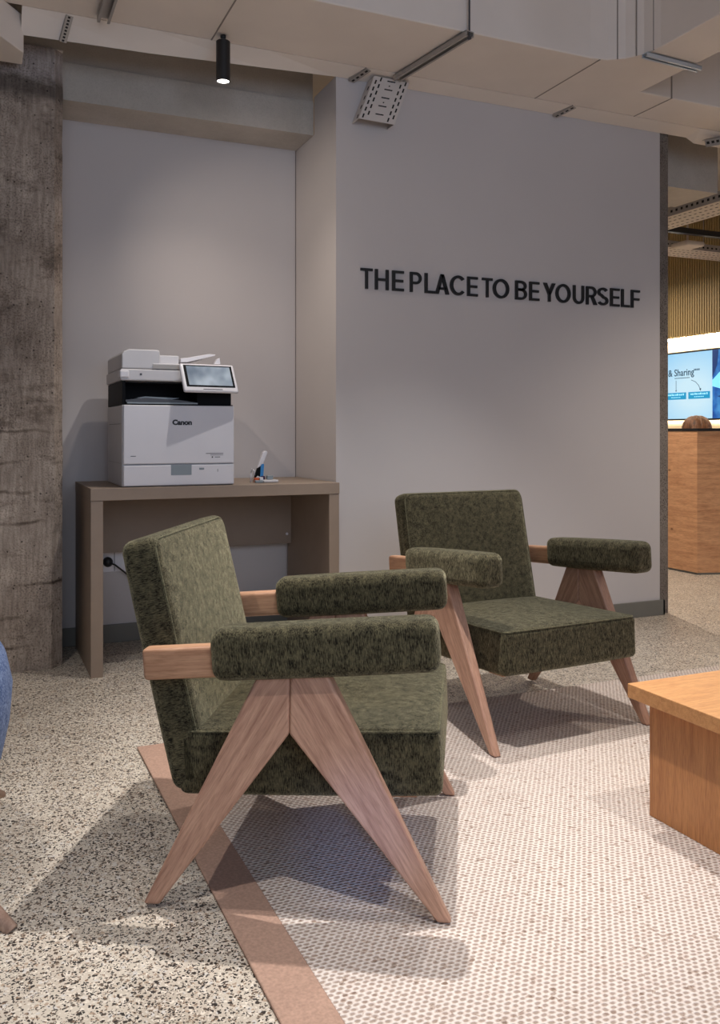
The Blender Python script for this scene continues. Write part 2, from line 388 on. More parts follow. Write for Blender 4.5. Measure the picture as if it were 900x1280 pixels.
# ------------------------------------------------------------------ setting
def struct(name, mb, m, bevel=0, parent=None):
    return mb.build(name, m, parent, bevel=bevel, kind='structure')
mb = MB(); mb.box(-3.2, 7.2, -2.6, 9.2, -.1, 0); struct('floor', mb, M['terrazzo'])
mb = MB(); mb.box(-3.2, 7.2, -.2, 9.2, 3.12, 3.22); struct('ceiling', mb, M['ceil'])
mb = MB(); mb.box(-3.2, 1.575, 4.458, 4.56, 0, 3.12); struct('wall_back', mb, M['wall'])
mb = MB(); mb.box(1.579, 3.55, 3.89, 4.18, 0, 2.72); mb.box(1.579, 3.55, 4.18, 4.56, 0, 2.53); struct('wall_main', mb, M['wall'])
mb = MB(); mb.box(-3.3, -3.2, -2.6, 4.46, 0, 3.12); struct('wall_left', mb, M['wall'])
mb = MB(); mb.box(6.68, 6.78, 3.0, 9.2, 0, 3.12); struct('wall_right', mb, M['wall_warm'])
mb = MB(); mb.box(3.6, 6.68, 9.1, 9.2, 0, 3.12); struct('wall_far', mb, M['wall_warm'])
# concrete column at the left, with a chamfered chipped edge
mb = MB()
nz = 60
def colring(z):
    j = .010*noise.noise(Vector((0, 0, z*5)))+.006*noise.noise(Vector((3, 0, z*19)))
    low = .012 if z < .62 else 0
    return [(-1.2, 4.06), (.325+j-low, 4.06), (.362+j*.5, 4.10+low), (.362, 4.457), (-1.2, 4.457)]
zs = [2.70*i/nz for i in range(nz+1)]
pts = []; fs = []
for z in zs: pts += [(x, y, z) for x, y in colring(z)]
for i in range(nz):
    for k in range(5):
        fs.append((i*5+k, i*5+(k+1) % 5, (i+1)*5+(k+1) % 5, (i+1)*5+k))
fs.append(tuple(range(5))); fs.append(tuple(nz*5+k for k in range(5)))
mb.poly(pts, fs); struct('trim_1', mb, M['concrete']).name = 'concrete_column'
mb = MB(); mb.box(-1.2, .362, 4.07, 4.457, 2.70, 3.12); struct('concrete_beam_end', mb, M['beam'])
# painted concrete beam above the niche, two castings with a fine joint
mb = MB(); mb.box(.362, 1.578, 4.19, 4.457, 2.53, 2.699); mb.box(.362, 1.578, 4.200, 4.457, 2.700, 3.12)
struct('concrete_beam', mb, M['beam'])
mb = MB(); mb.box(3.552, 4.29, 4.19, 4.56, 2.53, 3.12); struct('concrete_beam', mb, M['beam'])
# concrete pillar behind the right end of the wall
mb = MB(); mb.box(3.551, 3.628, 3.91, 4.188, 0, 3.12); struct('concrete_pillar', mb, M['pillar'])
# baseboards
mb = MB(); mb.box(1.579, 3.575, 3.875, 3.889, 0, .085); mb.box(3.561, 3.575, 3.875, 3.909, 0, .085); struct('baseboard_main', mb, M['base'], .002)
mb = MB(); mb.box(.364, 1.578, 4.443, 4.457, 0, .088); struct('baseboard_back', mb, M['base'], .002)

# rug
rug = empty('rug', (0, 0, 0), 'large pale woven rug with brown left border under the green armchairs', 'rug')
mb = MB(); mb.box(.59, 3.3, -.6, 2.92, .0005, .007); mb.build('woven_field', M['rug'], rug)
mb = MB(); mb.box(.488, .59, -.6, 2.92, .0005, .0085); mb.build('border', M['rug_border'], rug, bevel=.003)

# ------------------------------------------------------------------ ducts and ceiling hardware
mb = MB()
ZD = 2.735
# main duct; wide part up to the take-off, narrower after
outline = [(-2.8, 3.27), (2.58, 3.27), (2.665, 3.255), (2.73, 3.21), (2.775, 3.14), (2.79, 3.05), (2.79, .6), (3.07, .6), (3.07, 3.50), (6.2, 3.50), (6.2, 3.78), (-2.8, 3.78)]
mb.prism(outline, ZD, 3.10)
duct = mb.build('ceiling_duct', M['duct'], bevel=.006)
tag(duct, 'large square painted air duct running along the ceiling with a curved branch', 'duct')
# raised sheet seams
for x in (2.63, 3.27, .95):
    y0 = 3.268 if x < 2.9 else 3.498
    mb = MB(); mb.box(x-.003, x+.003, y0-.002, 3.78, ZD-.002, ZD); mb.box(x-.003, x+.003, y0-.002, y0+.004, ZD-.002, 3.10); mb.build('seam', M['seam'], duct)
for x, y in ((2.70, 3.231), (2.755, 3.168), (2.785, 3.09)):
    mb = MB(); mb.box(x-.002, x+.002, y-.003, y+.002, ZD, 3.10); mb.build('seam', M['seam'], duct)
# fascia that closes the gap to the wall
mb = MB()
xs = [(.18, 3.868, 2.655), (.70, 3.868, 2.668), (1.20, 3.872, 2.692), (1.579, 3.888, 2.716), (3.60, 3.889, 2.716), (3.74, 3.889, 2.716), (3.80, 3.889, 2.69), (5.2, 3.889, 2.69)]
P_ = []
for x, y, z in xs: P_ += [(x, 3.781, ZD-.001), (x, y, z), (x, y, z+.012), (x, 3.781, ZD+.03)]
F_ = []
for i in range(len(xs)-1):
    for k in range(4): F_.append((i*4+k, i*4+(k+1) % 4, i*4+4+(k+1) % 4, i*4+4+k))
F_ += [(0, 1, 2, 3), tuple((len(xs)-1)*4+k for k in range(4))]
mb.poly(P_, F_)
tag(mb.build('ceiling_fascia', M['duct']), 'cream painted strip behind the duct meeting the top of the wall', 'fascia')
mb = MB(); mb.prism([(-1.6, 3.68), (.06, 3.68), (.19, 3.862), (.19, 3.99), (-1.6, 3.99)], 2.58, 2.733)
tag(mb.build('duct_box', M['duct'], bevel=.004), 'angular painted duct end above the concrete column at upper left', 'duct')

def strut(name, p, q, w, h, label, m, z=ZD):
    a = Vector(p); b2 = Vector(q); d = b2-a; ln = d.length; ang = math.atan2(d.y, d.x)
    root = empty(name, (a.x, a.y, z), label, 'bracket', ang)
    mb = MB(); mb.box(0, ln, -w/2, -w/2+.004, -h, -.005); mb.box(0, ln, w/2-.004, w/2, -h, -.005); mb.box(0, ln, -w/2, w/2, -.009, -.005)
    mb.box(0, ln, -w/2, -w/2+.011, -h-.002, -h); mb.box(0, ln, w/2-.011, w/2, -h-.002, -h)
    mb.build('channel', m, root)
    return root
s1 = strut('mounting_rail', (1.855, 3.80, 0), (1.93, 3.245, 0), .042, .026, 'grey channel rail clamped under the duct beside the slotted tray', M['rail'])
mb = MB(); mb.tube([(.556, 0, -.04), (.556, 0, .38)], .004, 8); mb.tube([(.556, 0, -.038), (.556, 0, -.028)], .009, 6); mb.build('threaded_rod', M['dkgrey'], s1)
s2 = strut('mounting_rail', (.49, 3.74, 0), (.488, 3.0, 0), .05, .028, 'grey channel rail under the duct near the concrete column', M['rail'])
s3 = strut('mounting_rail', (2.76, 3.12, 0), (3.10, 3.14, 0), .034, .022, 'pale steel rail across the duct branch at upper right', M['steel'])
# small perforated angle brackets
def perf_strip(name, a, b2, w, label, n, nrm=Vector((0, -1, 0))):
    a = Vector(a); b2 = Vector(b2); d = b2-a; ln = d.length; d.normalize(); side = d.cross(nrm).normalized()
    mtx = Matrix((( d.x, side.x, nrm.x, a.x), (d.y, side.y, nrm.y, a.y), (d.z, side.z, nrm.z, a.z), (0, 0, 0, 1)))
    mb = MB(); mb.box(0, ln, -w/2, w/2, -.003, 0, 0, mtx); mb.box(0, ln, w/2-.003, w/2, -.02, 0, 0, mtx)
    for i in range(n):
        x = ln*(i+.5)/n; mb.box(x-ln/n*.28, x+ln/n*.28, -w*.16, w*.16, -.002, .0006, 1, mtx)
    return tag(mb.build(name, [M['rail'], M['slot']]), label, 'bracket')
DN = Vector((0, -.25, -1)).normalized()
perf_strip('perforated_bracket', (.362, 3.782, 2.729), (.342, 3.860, 2.650), .030, 'small perforated steel strap hanging above the concrete column', 8, Vector((0, -.7, -.7)))
perf_strip('perforated_bracket', (1.70, 3.782, 2.728), (1.655, 3.884, 2.702), .034, 'short perforated steel strap left of the slotted tray', 4, DN)
perf_strip('perforated_bracket', (2.88, 3.782, 2.728), (2.83, 3.884, 2.702), .034, 'short perforated steel strap high above the word YOURSELF', 4, DN)
perf_strip('perforated_bracket', (4.02, 3.80, 2.725), (3.80, 3.80, 2.665), .045, 'perforated steel strap under the duct at far upper right', 6)

# slotted cable tray dropping down the wall
tray = empty('slotted_cable_tray', (1.755, 3.862, 2.503), 'grey slotted steel cable tray hanging down the wall below the duct', 'cable tray')
d = Vector((.125, 0, .33)).normalized(); sd = Vector((.992, 0, -.12)).normalized(); sd = Vector((1, 0, -.02)).normalized()
# tray frame: u across, w up along the tray
def TM(u, t, w): return Vector((u*sd.x+w*d.x, t, u*sd.z+w*d.z))
mb = MB()
W = .186; H = .228
def q3(u0, u1, t0, t1, w0, w1, mi=0):
    p = [TM(u, t, w) for w in (w0, w1) for t in (t0, t1) for u in (u0, u1)]
    mb.poly(p, [(0, 2, 3, 1), (4, 5, 7, 6), (0, 1, 5, 4), (2, 6, 7, 3), (0, 4, 6, 2), (1, 3, 7, 5)], mi)
q3(-W/2, W/2, -.052, -.050, 0, H)
for c0, c1, ph in ((-.080, -.072, 0), (-.058, -.050, .5), (.050, .058, 0), (.072, .080, .5)):
    k = 0
    while (k+ph)*.036+.006+.02 < H:
        w0 = (k+ph)*.036+.008; q3(c0, c1, -.0526, -.0519, w0, w0+.021, 1); k += 1
for k in range(8):
    w0 = .035+k*.044; q3(-.020, .022, -.0526, -.0519, w0, w0+.006, 1)
    if k % 2: q3(-.004, .003, -.0526, -.0519, w0+.02, w0+.026, 1)
mb.build('slotted_base', [M['tray'], M['slot']], tray)
for sgn in (-1, 1):
    mb = MB(); u = sgn*W/2; q3(min(u, u-.003*sgn), max(u, u-.003*sgn), -.050, .0275, 0, H)
    q3(min(u, u-.014*sgn), max(u, u-.014*sgn), .0255, .0275, 0, H)
    k = 0
    while k*.05+.03 < H and sgn < 0:
        q3(u-.0006, u+.0002, -.03, -.016, .012+k*.05, .032+k*.05, 1); k += 1
    mb.build('side_flange', [M['tray'], M['slot']], tray)

# cylinder spotlight
sp = empty('cylinder_spotlight', (.985, 3.715, ZD), 'small black cylinder spotlight hanging from the duct', 'spotlight')
mb = MB(); mb.lathe([(.012, -.001), (.012, -.012), (.007, -.016), (.007, -.03)], seg=20); mb.build('mount', M['black'], sp, True)
mb = MB(); mb.lathe([(.026, -.026), (.030, -.029), (.030, -.200), (.027, -.200), (.0265, -.190)], seg=32); mb.build('housing', M['black'], sp)
mb = MB(); mb.lathe([(.0262, -.1965), (.018, -.200), (.004, -.2015)], seg=28); mb.build('lens', emis('spot_lens', (1, .96, .9), 5), sp, True)
# dark round fitting above the branch, only its rim in frame
mb = MB(); mb.lathe([(.02, .10), (.02, .06), (.075, .055), (.085, .04), (.085, 0), (.078, -.002)], (2.235, 2.60, 2.735), 32)
tag(mb.build('ceiling_speaker', M['black'], smooth=False), 'round black ceiling fitting at the top edge above the duct branch', 'fitting')

# cable trays, slab soffit and panel in the back office
def long_tray(name, p, q, w, hgt, z, label, slots):
    a = Vector((p[0], p[1], z)); b2 = Vector((q[0], q[1], z)); dd = b2-a; ln = dd.length; ang = math.atan2(dd.y, dd.x)
    root = empty(name, a, label, 'cable tray', ang)
    mb = MB(); mb.box(0, ln, -w/2, w/2, 0, .003)
    n = int(ln/.05)
    for i in range(n):
        for c in (-.36, -.12, .12, .36):
            x = (i+.5+(.5 if abs(c) < .2 else 0))*.05; mb.box(x, x+.024, c*w-.006, c*w+.006, -.0008, .001, 1)
    mb.build('slotted_base', [M['ceil'], M['slot']], root)
    for s_ in (-1, 1):
        mb = MB(); y = s_*w/2; mb.box(0, ln, min(y, y-s_*.003), max(y, y-s_*.003), .003, hgt)
        for i in range(n):
            x = (i+.3)*.05; mb.box(x, x+.02, y+s_*.0001, y+s_*.001, hgt*.35, hgt*.6, 1)
        mb.build('side_flange', [M['rail'], M['slot']], root)
    for fx in (.25, .85):
        mb = MB(); mb.tube([(ln*fx, w/2-.01, .004), (ln*fx, w/2-.01, 3.119-z)], .004, 8); mb.build('hanger_rod', M['rail'], root)
    return root
long_tray('slotted_cable_tray', (4.80, 4.2), (4.80, 5.5), .30, .07, 2.60, 'slotted cable tray running away above the wooden counter', 1)
long_tray('slotted_cable_tray', (4.1, 6.05), (6.53, 6.05), .30, .06, 2.62, 'slotted cable tray crossing in front of the gold slatted panel', 1)
mb = MB(); mb.box(4.1, 6.6, 5.55, 5.60, 2.655, 2.70); tag(mb.build('lighting_track', M['black']), 'thin black lighting track under the office ceiling', 'track')
mb = MB(); mb.rbox(.10, .10, .022, .02, (5.52, 5.72, 2.605)); mb.tube([(5.52, 5.72, 2.62), (5.52, 5.72, 3.115)], .008, 8)
tag(mb.build('access_point', M['ceil'], smooth=True), 'rounded white box fixed under the office cable tray', 'access point')
# gold slatted panel
pan = empty('slatted_panel', (6.60, 6.8, 1.985), 'gold ribbed wall panel above the glowing screen recess', 'wall panel')
mb = MB(); mb.box(-.02, .075, -2.2, 2.2, 0, 1.13); mb.build('backing', M['gold'], pan)
mb = MB(); y = -2.2
while y < 2.2:
    mb.box(-.038, -.0205, y, y+.019, .001, 1.12); y += .032
mb.build('slats', M['gold'], pan)
led = MB(); led.box(6.585, 6.60, 4.7, 8.9, 1.968, 1.9848)
tag(led.build('light_strip', emis('warm_led', (1, .86, .66), 60)), 'warm glowing light strip above the wall screen', 'light strip')

mb = MB(); mb.box(6.652, 6.664, 5.3, 7.45, 1.150, 1.162)
tag(mb.build('light_strip', emis('added_led_low', (1, .86, .66), 30)), 'added warm strip behind the lower screen edge brightening the wall below', 'light strip')  # unseen strip, added to brighten the wall below the screen

# ------------------------------------------------------------------ wall sign
sign = empty('wall_sign', (1.7030, 3.884, 1.7195), 'black raised letters THE PLACE TO BE YOURSELF on the white wall', 'sign')
LET = {}
def arc(cx, cy, rx, ry, a0, a1, n=14): return [(cx+rx*math.cos(R(a0+(a1-a0)*i/n)), cy+ry*math.sin(R(a0+(a1-a0)*i/n))) for i in range(n+1)]
T = .138  # stroke, in cap heights
def stroke_poly(pts, t=T, closed=False):
    """ribbon quads along a polyline"""
    n = len(pts); Lp = []; Rp = []
    for i in range(n):
        if closed: p0 = Vector(pts[(i-1) % n]); p1 = Vector(pts[(i+1) % n])
        else: p0 = Vector(pts[max(i-1, 0)]); p1 = Vector(pts[min(i+1, n-1)])
        dd = (p1-p0).normalized(); nn = Vector((-dd.y, dd.x)); p = Vector(pts[i])
        Lp.append(p+nn*t/2); Rp.append(p-nn*t/2)
    out = []
    for i in range(n if closed else n-1):
        j = (i+1) % n; out.append([Lp[i], Lp[j], Rp[j], Rp[i]])
    return out
h2 = T/2
def rect(x0, y0, x1, y1): return [[Vector((x0, y0)), Vector((x1, y0)), Vector((x1, y1)), Vector((x0, y1))]]
def glyph(ch):
    if ch == 'T': return .60, rect(0, 1-T*.9, .60, 1)+rect(.30-h2, 0, .30+h2, 1-T*.9)
    if ch == 'H': return .66, rect(0, 0, T, 1)+rect(.66-T, 0, .66, 1)+rect(T, .5-h2*.9, .66-T, .5+h2*.9)
    if ch == 'E': return .54, rect(0, 0, T, 1)+rect(T, 1-T*.9, .54, 1)+rect(T, .5-h2*.9, .51, .5+h2*.9)+rect(T, 0, .54, T*.9)
    if ch == 'F': return .52, rect(0, 0, T, 1)+rect(T, 1-T*.9, .52, 1)+rect(T, .48-h2*.9, .49, .48+h2*.9)
    if ch == 'L': return .50, rect(0, 0, T, 1)+rect(T, 0, .50, T*.9)
    if ch in 'PRB':
        q = rect(0, 0, T, 1); cy = .70
        if ch == 'B': cy = .735
        ry = (1-cy)-h2*.9; k = [(T, 1-h2*.9), (.30, 1-h2*.9)]+arc(.30, cy, .60-.30-h2, ry, 90, -90)+[(T, cy-ry)]
        q += stroke_poly(k, T*.92)
        if ch == 'R': q += [[Vector((.26, cy-ry)), Vector((.43, cy-ry)), Vector((.64, 0)), Vector((.45, 0))]]
        if ch == 'B':
            cy2 = (cy-ry)/2+h2*.45; ry2 = cy-ry-cy2
            q += stroke_poly([(T, cy2+ry2), (.31, cy2+ry2)]+arc(.31, cy2, .62-.31-h2, ry2, 90, -90)+[(T, cy2-ry2)], T*.92)
        return .61 if ch != 'R' else .64, q
    if ch == 'A': return .74, [[Vector((0, 0)), Vector((.18, 0)), Vector((.455, 1)), Vector((.285, 1))], [Vector((.74, 0)), Vector((.56, 0)), Vector((.285, 1)), Vector((.455, 1))]]+rect(.16, .22, .58, .22+T*.85)
    if ch == 'C': return .72, stroke_poly(arc(.37, .5, .37-h2, .51-h2, 42, 318, 28))
    if ch == 'O': return .78, stroke_poly(arc(.39, .5, .39-h2, .51-h2, 0, 360, 36)[:-1], T, True)
    if ch == 'Y': return .68, [[Vector((0, 1)), Vector((.19, 1)), Vector((.34+h2, .42)), Vector((.34-h2, .38))], [Vector((.68, 1)), Vector((.49, 1)), Vector((.34-h2, .42)), Vector((.34+h2, .38))]]+rect(.34-h2, 0, .34+h2, .42)
    if ch == 'U': return .66, stroke_poly([(h2, 1), (h2, .36)]+arc(.33, .34, .33-h2, .35-h2, 180, 360, 18)+[(.66-h2, .36), (.66-h2, 1)])
    if ch == 'S':
        pts = arc(.30, .735, .235, .265-h2+.01, 28, 270, 16)[:-1]
        pts = arc(.30, .74, .215, .185, 25, 250, 14)+arc(.30, .265, .225, .19, 78, -155, 16)
        return .60, stroke_poly(pts, T*.95)
CAPH = .0985
for ch, x0, wd_ in [('T', 0.0, 0.0657), ('H', 0.0759, 0.0757), ('E', 0.168, 0.0661), ('P', 0.2649, 0.0673), ('L', 0.3469, 0.0606), ('A', 0.4057, 0.0819), ('C', 0.4904, 0.085), ('E', 0.5898, 0.0643), ('T', 0.6774, 0.0644), ('O', 0.7417, 0.1007), ('B', 0.8777, 0.0742), ('E', 0.9648, 0.0652), ('Y', 1.0527, 0.0795), ('O', 1.1318, 0.0984), ('U', 1.2447, 0.0748), ('R', 1.3301, 0.0764), ('S', 1.4071, 0.0747), ('E', 1.4932, 0.0658), ('L', 1.5684, 0.0611), ('F', 1.6362, 0.064)]:
    gw, q = glyph(ch); lo_ = min(p.x for a in q for p in a); gw = max(p.x for a in q for p in a)-lo_; k_ = (wd_-.003)/(gw*CAPH); mb = MB()
    for poly in q:
        mb.prism([((p.x-lo_)*CAPH*k_+x0+.0015, p.y*CAPH) for p in poly], -.004, .006, 'xz')
    mb.build('letter', M['black'], sign)

# ------------------------------------------------------------------ desk in the niche
desk = empty('console_desk', (1.005, 3.83, 0), 'taupe laminate console desk standing in the niche beneath the printer', 'desk')
X0, X1, DZ = -.555, .568, .793
mb = MB(); mb.box(X0, X1, 0, .60, DZ-.052, DZ); mb.build('desktop', M['taupe'], desk, bevel=.0015)
mb = MB(); mb.box(X0+.001, X0+.051, .003, .60, 0, DZ-.0525); mb.build('leg_panel', M['taupe'], desk, bevel=.0015)
mb = MB(); mb.box(X1-.051, X1-.001, .003, .60, 0, DZ-.0525); mb.build('leg_panel', M['taupe'], desk, bevel=.0015)
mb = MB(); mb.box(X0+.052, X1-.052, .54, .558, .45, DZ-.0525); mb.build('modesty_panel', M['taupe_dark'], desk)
mb = MB()
for x, z in ((X1-.075, .71), (X1-.075, .50)):
    mb = MB(); mb.tube([(x, .541, z), (x, .537, z)], .007, 12); mb.build('screw_cap', M['offwhite'], desk)
# socket, plug and cord
so = empty('wall_socket', (.635, 4.457, .40), 'white double wall socket under the desk', 'socket')
mb = MB(); mb.box(-.075, .075, -.009, 0, -.055, .045); mb.build('plate', M['white'], so, bevel=.003)
mb = MB(); mb.box(-.0015, .0015, -.0095, -.0088, -.05, .04); mb.build('joint', M['dkgrey'], so)
pl = empty('power_plug', (.602, 4.447, .397), 'black plug and cord pushed into the wall socket', 'plug')
mb = MB(); mb.tube([(0, 0, 0), (0, -.02, 0), (0, -.035, 0)], [.024, .024, .014], 16); mb.build('plug_body', M['black'], pl, True)
mb = MB(); mb.tube([(0, -.03, 0), (.03, -.036, -.012), (.075, -.035, -.05), (.12, -.03, -.095), (.17, -.026, -.15), (.24, -.022, -.23), (.34, -.021, -.30), (.42, -.021, -.375)], .0042, 8); mb.build('cord', M['black'], pl, True)

# ------------------------------------------------------------------ printer
pr = empty('office_printer', (.583, 3.862, DZ+.001), 'white multifunction office printer with a tilted touch screen on the desk', 'printer')
PW, PD = .492, .44
mb = MB(); mb.box(0, PW, .004, PD, .0, .352); mb.build('body', M['offwhite'], pr, bevel=.006)
mb = MB(); mb.box(.004, PW-.004, -.012, .003, .098, .352); mb.build('front_door', M['white'], pr, bevel=.004)
dr = MB(); dr.box(.004, PW-.004, -.012, .003, .004, .092); dro = dr.build('paper_drawer', M['white'], pr, bevel=.004)
mb = MB(); mb.box(.206, .296, -.0128, -.008, .048, .0925); mb.build('handle', M['greyp'], dro)
mb = MB()
mb.box(.33, .352, -.0127, -.0115, .070, .0785); mb.build('marking', M['greyp'], dro); mb = MB()
mb.box(.412, .414, -.0127, -.0115, .060, .072)
mb.build('marking', M['dkgrey'], dro)
mb = MB(); mb.box(.0, .0015, .05, .40, .10, .101); mb.box(-.001, .001, .05, .38, .27, .272); mb.build('side_seam', M['dkgrey'], pr)
mb = MB(); mb.box(.36, .438, -.0128, -.0115, .140, .1425); mb.box(.38, .438, -.0128, -.0115, .1335, .135); mb.box(.386, .392, -.0128, -.0115, .122, .128); mb.box(.40, .424, -.0128, -.0115, .124, .1265)
mb.build('small_print', M['dkgrey'], pr); mb = MB(); mb.box(.034, .056, -.0128, -.0115, .131, .1335)
mb.build('badge', M['dkgrey'], pr)
text_mesh('logo', 'Canon', .030, .0004, M['black'], pr, Matrix.Translation((.212, -.0128, .268)) @ UP, .0016, 1.08, 'LEFT', .98)
# output recess between body and scanner
mb = MB(); mb.box(.012, PW-.01, .19, PD-.002, .353, .455); mb.build('output_bay', M['blackgloss'], pr)
mb = MB(); mb.box(.002, .015, .01, PD-.002, .353, .455); mb.box(PW-.014, PW-.004, .04, PD-.002, .353, .455)
mb.box(.012, PW-.006, .005, .19, .353, .357)
mb.prism([(.33, .357), (.482, .357), (.482, .452), (.33, .452)], .03, .19, 'xz')
mb.build('recess_trim', M['blackgloss'], pr)
mb = MB(); mb.prism([(.016, .374), (.10, .384), (.24, .376), (.32, .366), (.32, .360), (.016, .364)], .0, .19, 'xz'); mb.build('output_tray', M['dkgrey'], pr)
mb = MB(); mb.box(.02, .325, -.006, .0, .358, .364); mb.build('tray_lip', M['greyp'], pr)
mb = MB(); mb.prism([(.06, .383), (.22, .379), (.25, .385), (.10, .390)], .02, .17, 'xz'); mb.build('guide_flap', M['greyp'], pr)
# scanner and document feeder
mb = MB(); mb.box(-.006, PW-.02, .002, PD, .457, .507); mb.build('scanner', M['offwhite'], pr, bevel=.006)
mb = MB(); mb.box(.075, .084, .0008, .0022, .480, .489); mb.build('sticker', M['dkgrey'], pr)
mb = MB(); mb.box(-.010, .03, -.004, .05, .468, .500); mb.build('hinge_cap', M['white'], pr, bevel=.006)
mb = MB(); mb.prism([(0, .509), (.162, .509), (.162, .584), (.156, .592), (.03, .592), (.008, .582), (0, .57)], .006, PD, 'xz'); mb.build('document_feeder', M['offwhite'], pr, bevel=.005)
mb = MB(); mb.box(.13, PW-.03, .004, PD, .509, .534); mb.build('platen_cover', M['offwhite'], pr, bevel=.004)
mb = MB(); mb.box(.13, .31, .0015, .004, .511, .529); mb.build('grey_strip', M['rail'], pr)
mb = MB(); mb.box(.164, .26, .08, PD-.03, .534, .576); mb.build('feeder_throat', M['offwhite'], pr, bevel=.004)
mb = MB(); mb.prism([(.27, .548), (.30, .550), (.425, .582), (.43, .588), (.40, .590), (.30, .570), (.27, .566)], .09, PD-.05, 'xz'); mb.build('document_tray', M['white'], pr, bevel=.002)
mb = MB(); mb.prism([(.425, .545), (.455, .545), (.452, .575), (.44, .57)], .10, .13, 'xz'); mb.build('tray_stop', M['white'], pr, bevel=.002)
# touch screen on an arm
scr = bpy.data.objects.new('touch_screen', None)
scr = MB(); MT = Matrix.Translation((.365, -.045, .470)) @ Matrix.Rotation(R(9), 4, 'Z') @ Matrix.Rotation(R(-27), 4, 'X')
scr.rbox(.127, .009, .070, .008)
so_ = scr.build('touch_screen', M['white'], pr, True)
so_.matrix_local = MT
mb = MB(); mb.box(-.113, .113, -.0102, -.0092, -.048, .060); g = mb.build('screen_glass', M['blackgloss'], so_)
m_lcd, nt_, b_ = mat('lcd_picture'); v_ = coords(nt_, (1, 1, 1)); n_ = N(nt_, 'ShaderNodeTexNoise'); n_.inputs['Scale'].default_value = 9; L(nt_, v_, n_.inputs['Vector'])
r_ = ramp(nt_, [(.35, s2l(96, 112, 130)), (.65, s2l(178, 192, 204))]); L(nt_, n_.outputs['Fac'], r_.inputs['Fac']); L(nt_, r_.outputs['Color'], b_.inputs['Base Color'])
b_.inputs['Roughness'].default_value = .25; L(nt_, r_.outputs['Color'], b_.inputs['Emission Color']); b_.inputs['Emission Strength'].default_value = .12
mb = MB(); mb.box(-.101, .103, -.0110, -.0104, -.040, .054); mb.build('display', m_lcd, so_)
mb = MB(); mb.box(-.04, .05, -.0100, -.0092, -.0605, -.0575); mb.build('button_strip', M['dkgrey'], so_)
mb = MB(); mb.box(.32, .40, -.03, .05, .440, .456); mb.build('screen_arm', M['offwhite'], pr, bevel=.004)

# ------------------------------------------------------------------ small things beside the printer
st = empty('stapler', (1.235, 4.02, DZ+.001), 'white and blue stapler stood upright on the desk beside the printer', 'stapler')
mb = MB(); mb.prism([(-.022, .0), (.024, .0), (.026, .012), (-.006, .030), (-.022, .012)], -.016, .016, 'xz'); mb.build('base', M['offwhite'], st, bevel=.002)
mb = MB(); mb.prism([(-.020, .020), (.012, .026), (.020, .082), (.004, .088)], -.010, .010, 'xz'); mb.build('magazine', M['blackgloss'], st, bevel=.002)
mb = MB(); mb.prism([(.006, .024), (.022, .024), (.026, .085), (.010, .088)], -.013, .013, 'xz'); mb.build('blue_grip', M['blue'], st, bevel=.002)
mb = MB(); mb.prism([(-.008, .064), (.022, .084), (.043, .136), (.042, .145), (.030, .147), (.020, .140)], -.013, .013, 'xz'); mb.build('handle', M['white'], st, bevel=.004)
ch_ = MB(); ch_.tube([(1.197, 4.01, DZ+.002), (1.196, 4.01, DZ+.04), (1.201, 4.01, DZ+.065), (1.212, 4.01, DZ+.055), (1.213, 4.01, DZ+.035)], .004, 8)
tag(ch_.build('cable_clip', M['white'], smooth=True), 'thin curled white clip standing left of the stapler', 'clip')
mb = MB(); mb.rbox(.010, .012, .011, .002, (1.213, 3.975, DZ+.0125), n=2); tag(mb.build('staple_box', M['orange']), 'tiny orange box at the foot of the stapler', 'box')
mb = MB(); mb.rbox(.008, .010, .012, .002, (1.233, 3.968, DZ+.0135), n=2); tag(mb.build('eraser', M['white']), 'small white block at the foot of the stapler', 'eraser')
mb = MB(); mb.rbox(.018, .010, .006, .002, (1.215, 3.945, DZ+.0075), n=2); tag(mb.build('sharpener', M['greyp']), 'small grey block in front of the orange box', 'sharpener')
mb = MB(); mb.rbox(.036, .022, .006, .004, (1.275, 3.965, DZ+.0075), n=4); tag(mb.build('flat_case', M['offwhite']), 'flat light grey case lying right of the stapler', 'case')
mb = MB(); mb.rbox(.014, .012, .009, .002, (1.277, 3.975, DZ+.0235), n=2); tag(mb.build('small_case', M['greyp']), 'small grey box on top of the flat case', 'box')
mb = MB(); mb.rbox(.008, .008, .014, .002, (1.252, 4.0, DZ+.0155), n=2); tag(mb.build('pencil_sharpener', M['purple']), 'tiny dark purple block between stapler and grey case', 'block')

# ------------------------------------------------------------------ armchairs
HW = .325   # half distance between the two side frames
def leg_piece(poly, yc, th, root, ang, name='leg'):
    """flat tapered leg in the xz plane; ang = grain direction so the wood grain follows the leg"""
    rot = Matrix.Rotation(ang, 4, 'Y'); inv = rot.inverted()
    mb = MB(); n = len(poly)
    p = []
    for sgn in (-1, 1):
        for (x, z) in poly:
            tt = th/2*(.62+.38*min(1, z/.30))
            p.append(inv @ Vector((x, sgn*tt, z)))
    mb.poly(p, [tuple(range(n)), tuple(range(n, 2*n))[::-1]]+[(i, (i+1) % n, (i+1) % n+n, i+n) for i in range(n)])
    o = mb.build(name, M['wood'], root, bevel=.006)
    o.rotation_euler = (0, ang, 0); o.location = (0, yc, 0)
    return o
def piping(parent, hx, hy, z, rc=.02):
    pts = []
    for cx, cy, a0 in ((hx-rc, hy-rc, 0), (-(hx-rc), hy-rc, 90), (-(hx-rc), -(hy-rc), 180), (hx-rc, -(hy-rc), 270)):
        for k in range(5):
            a = R(a0+90*k/4); pts.append((cx+rc*math.cos(a), cy+rc*math.sin(a), z))
    pts.append(pts[0]); mb = MB(); mb.tube(pts, .0026, 6, cap=False); return mb.build('piping', M['pipe'], parent, True)
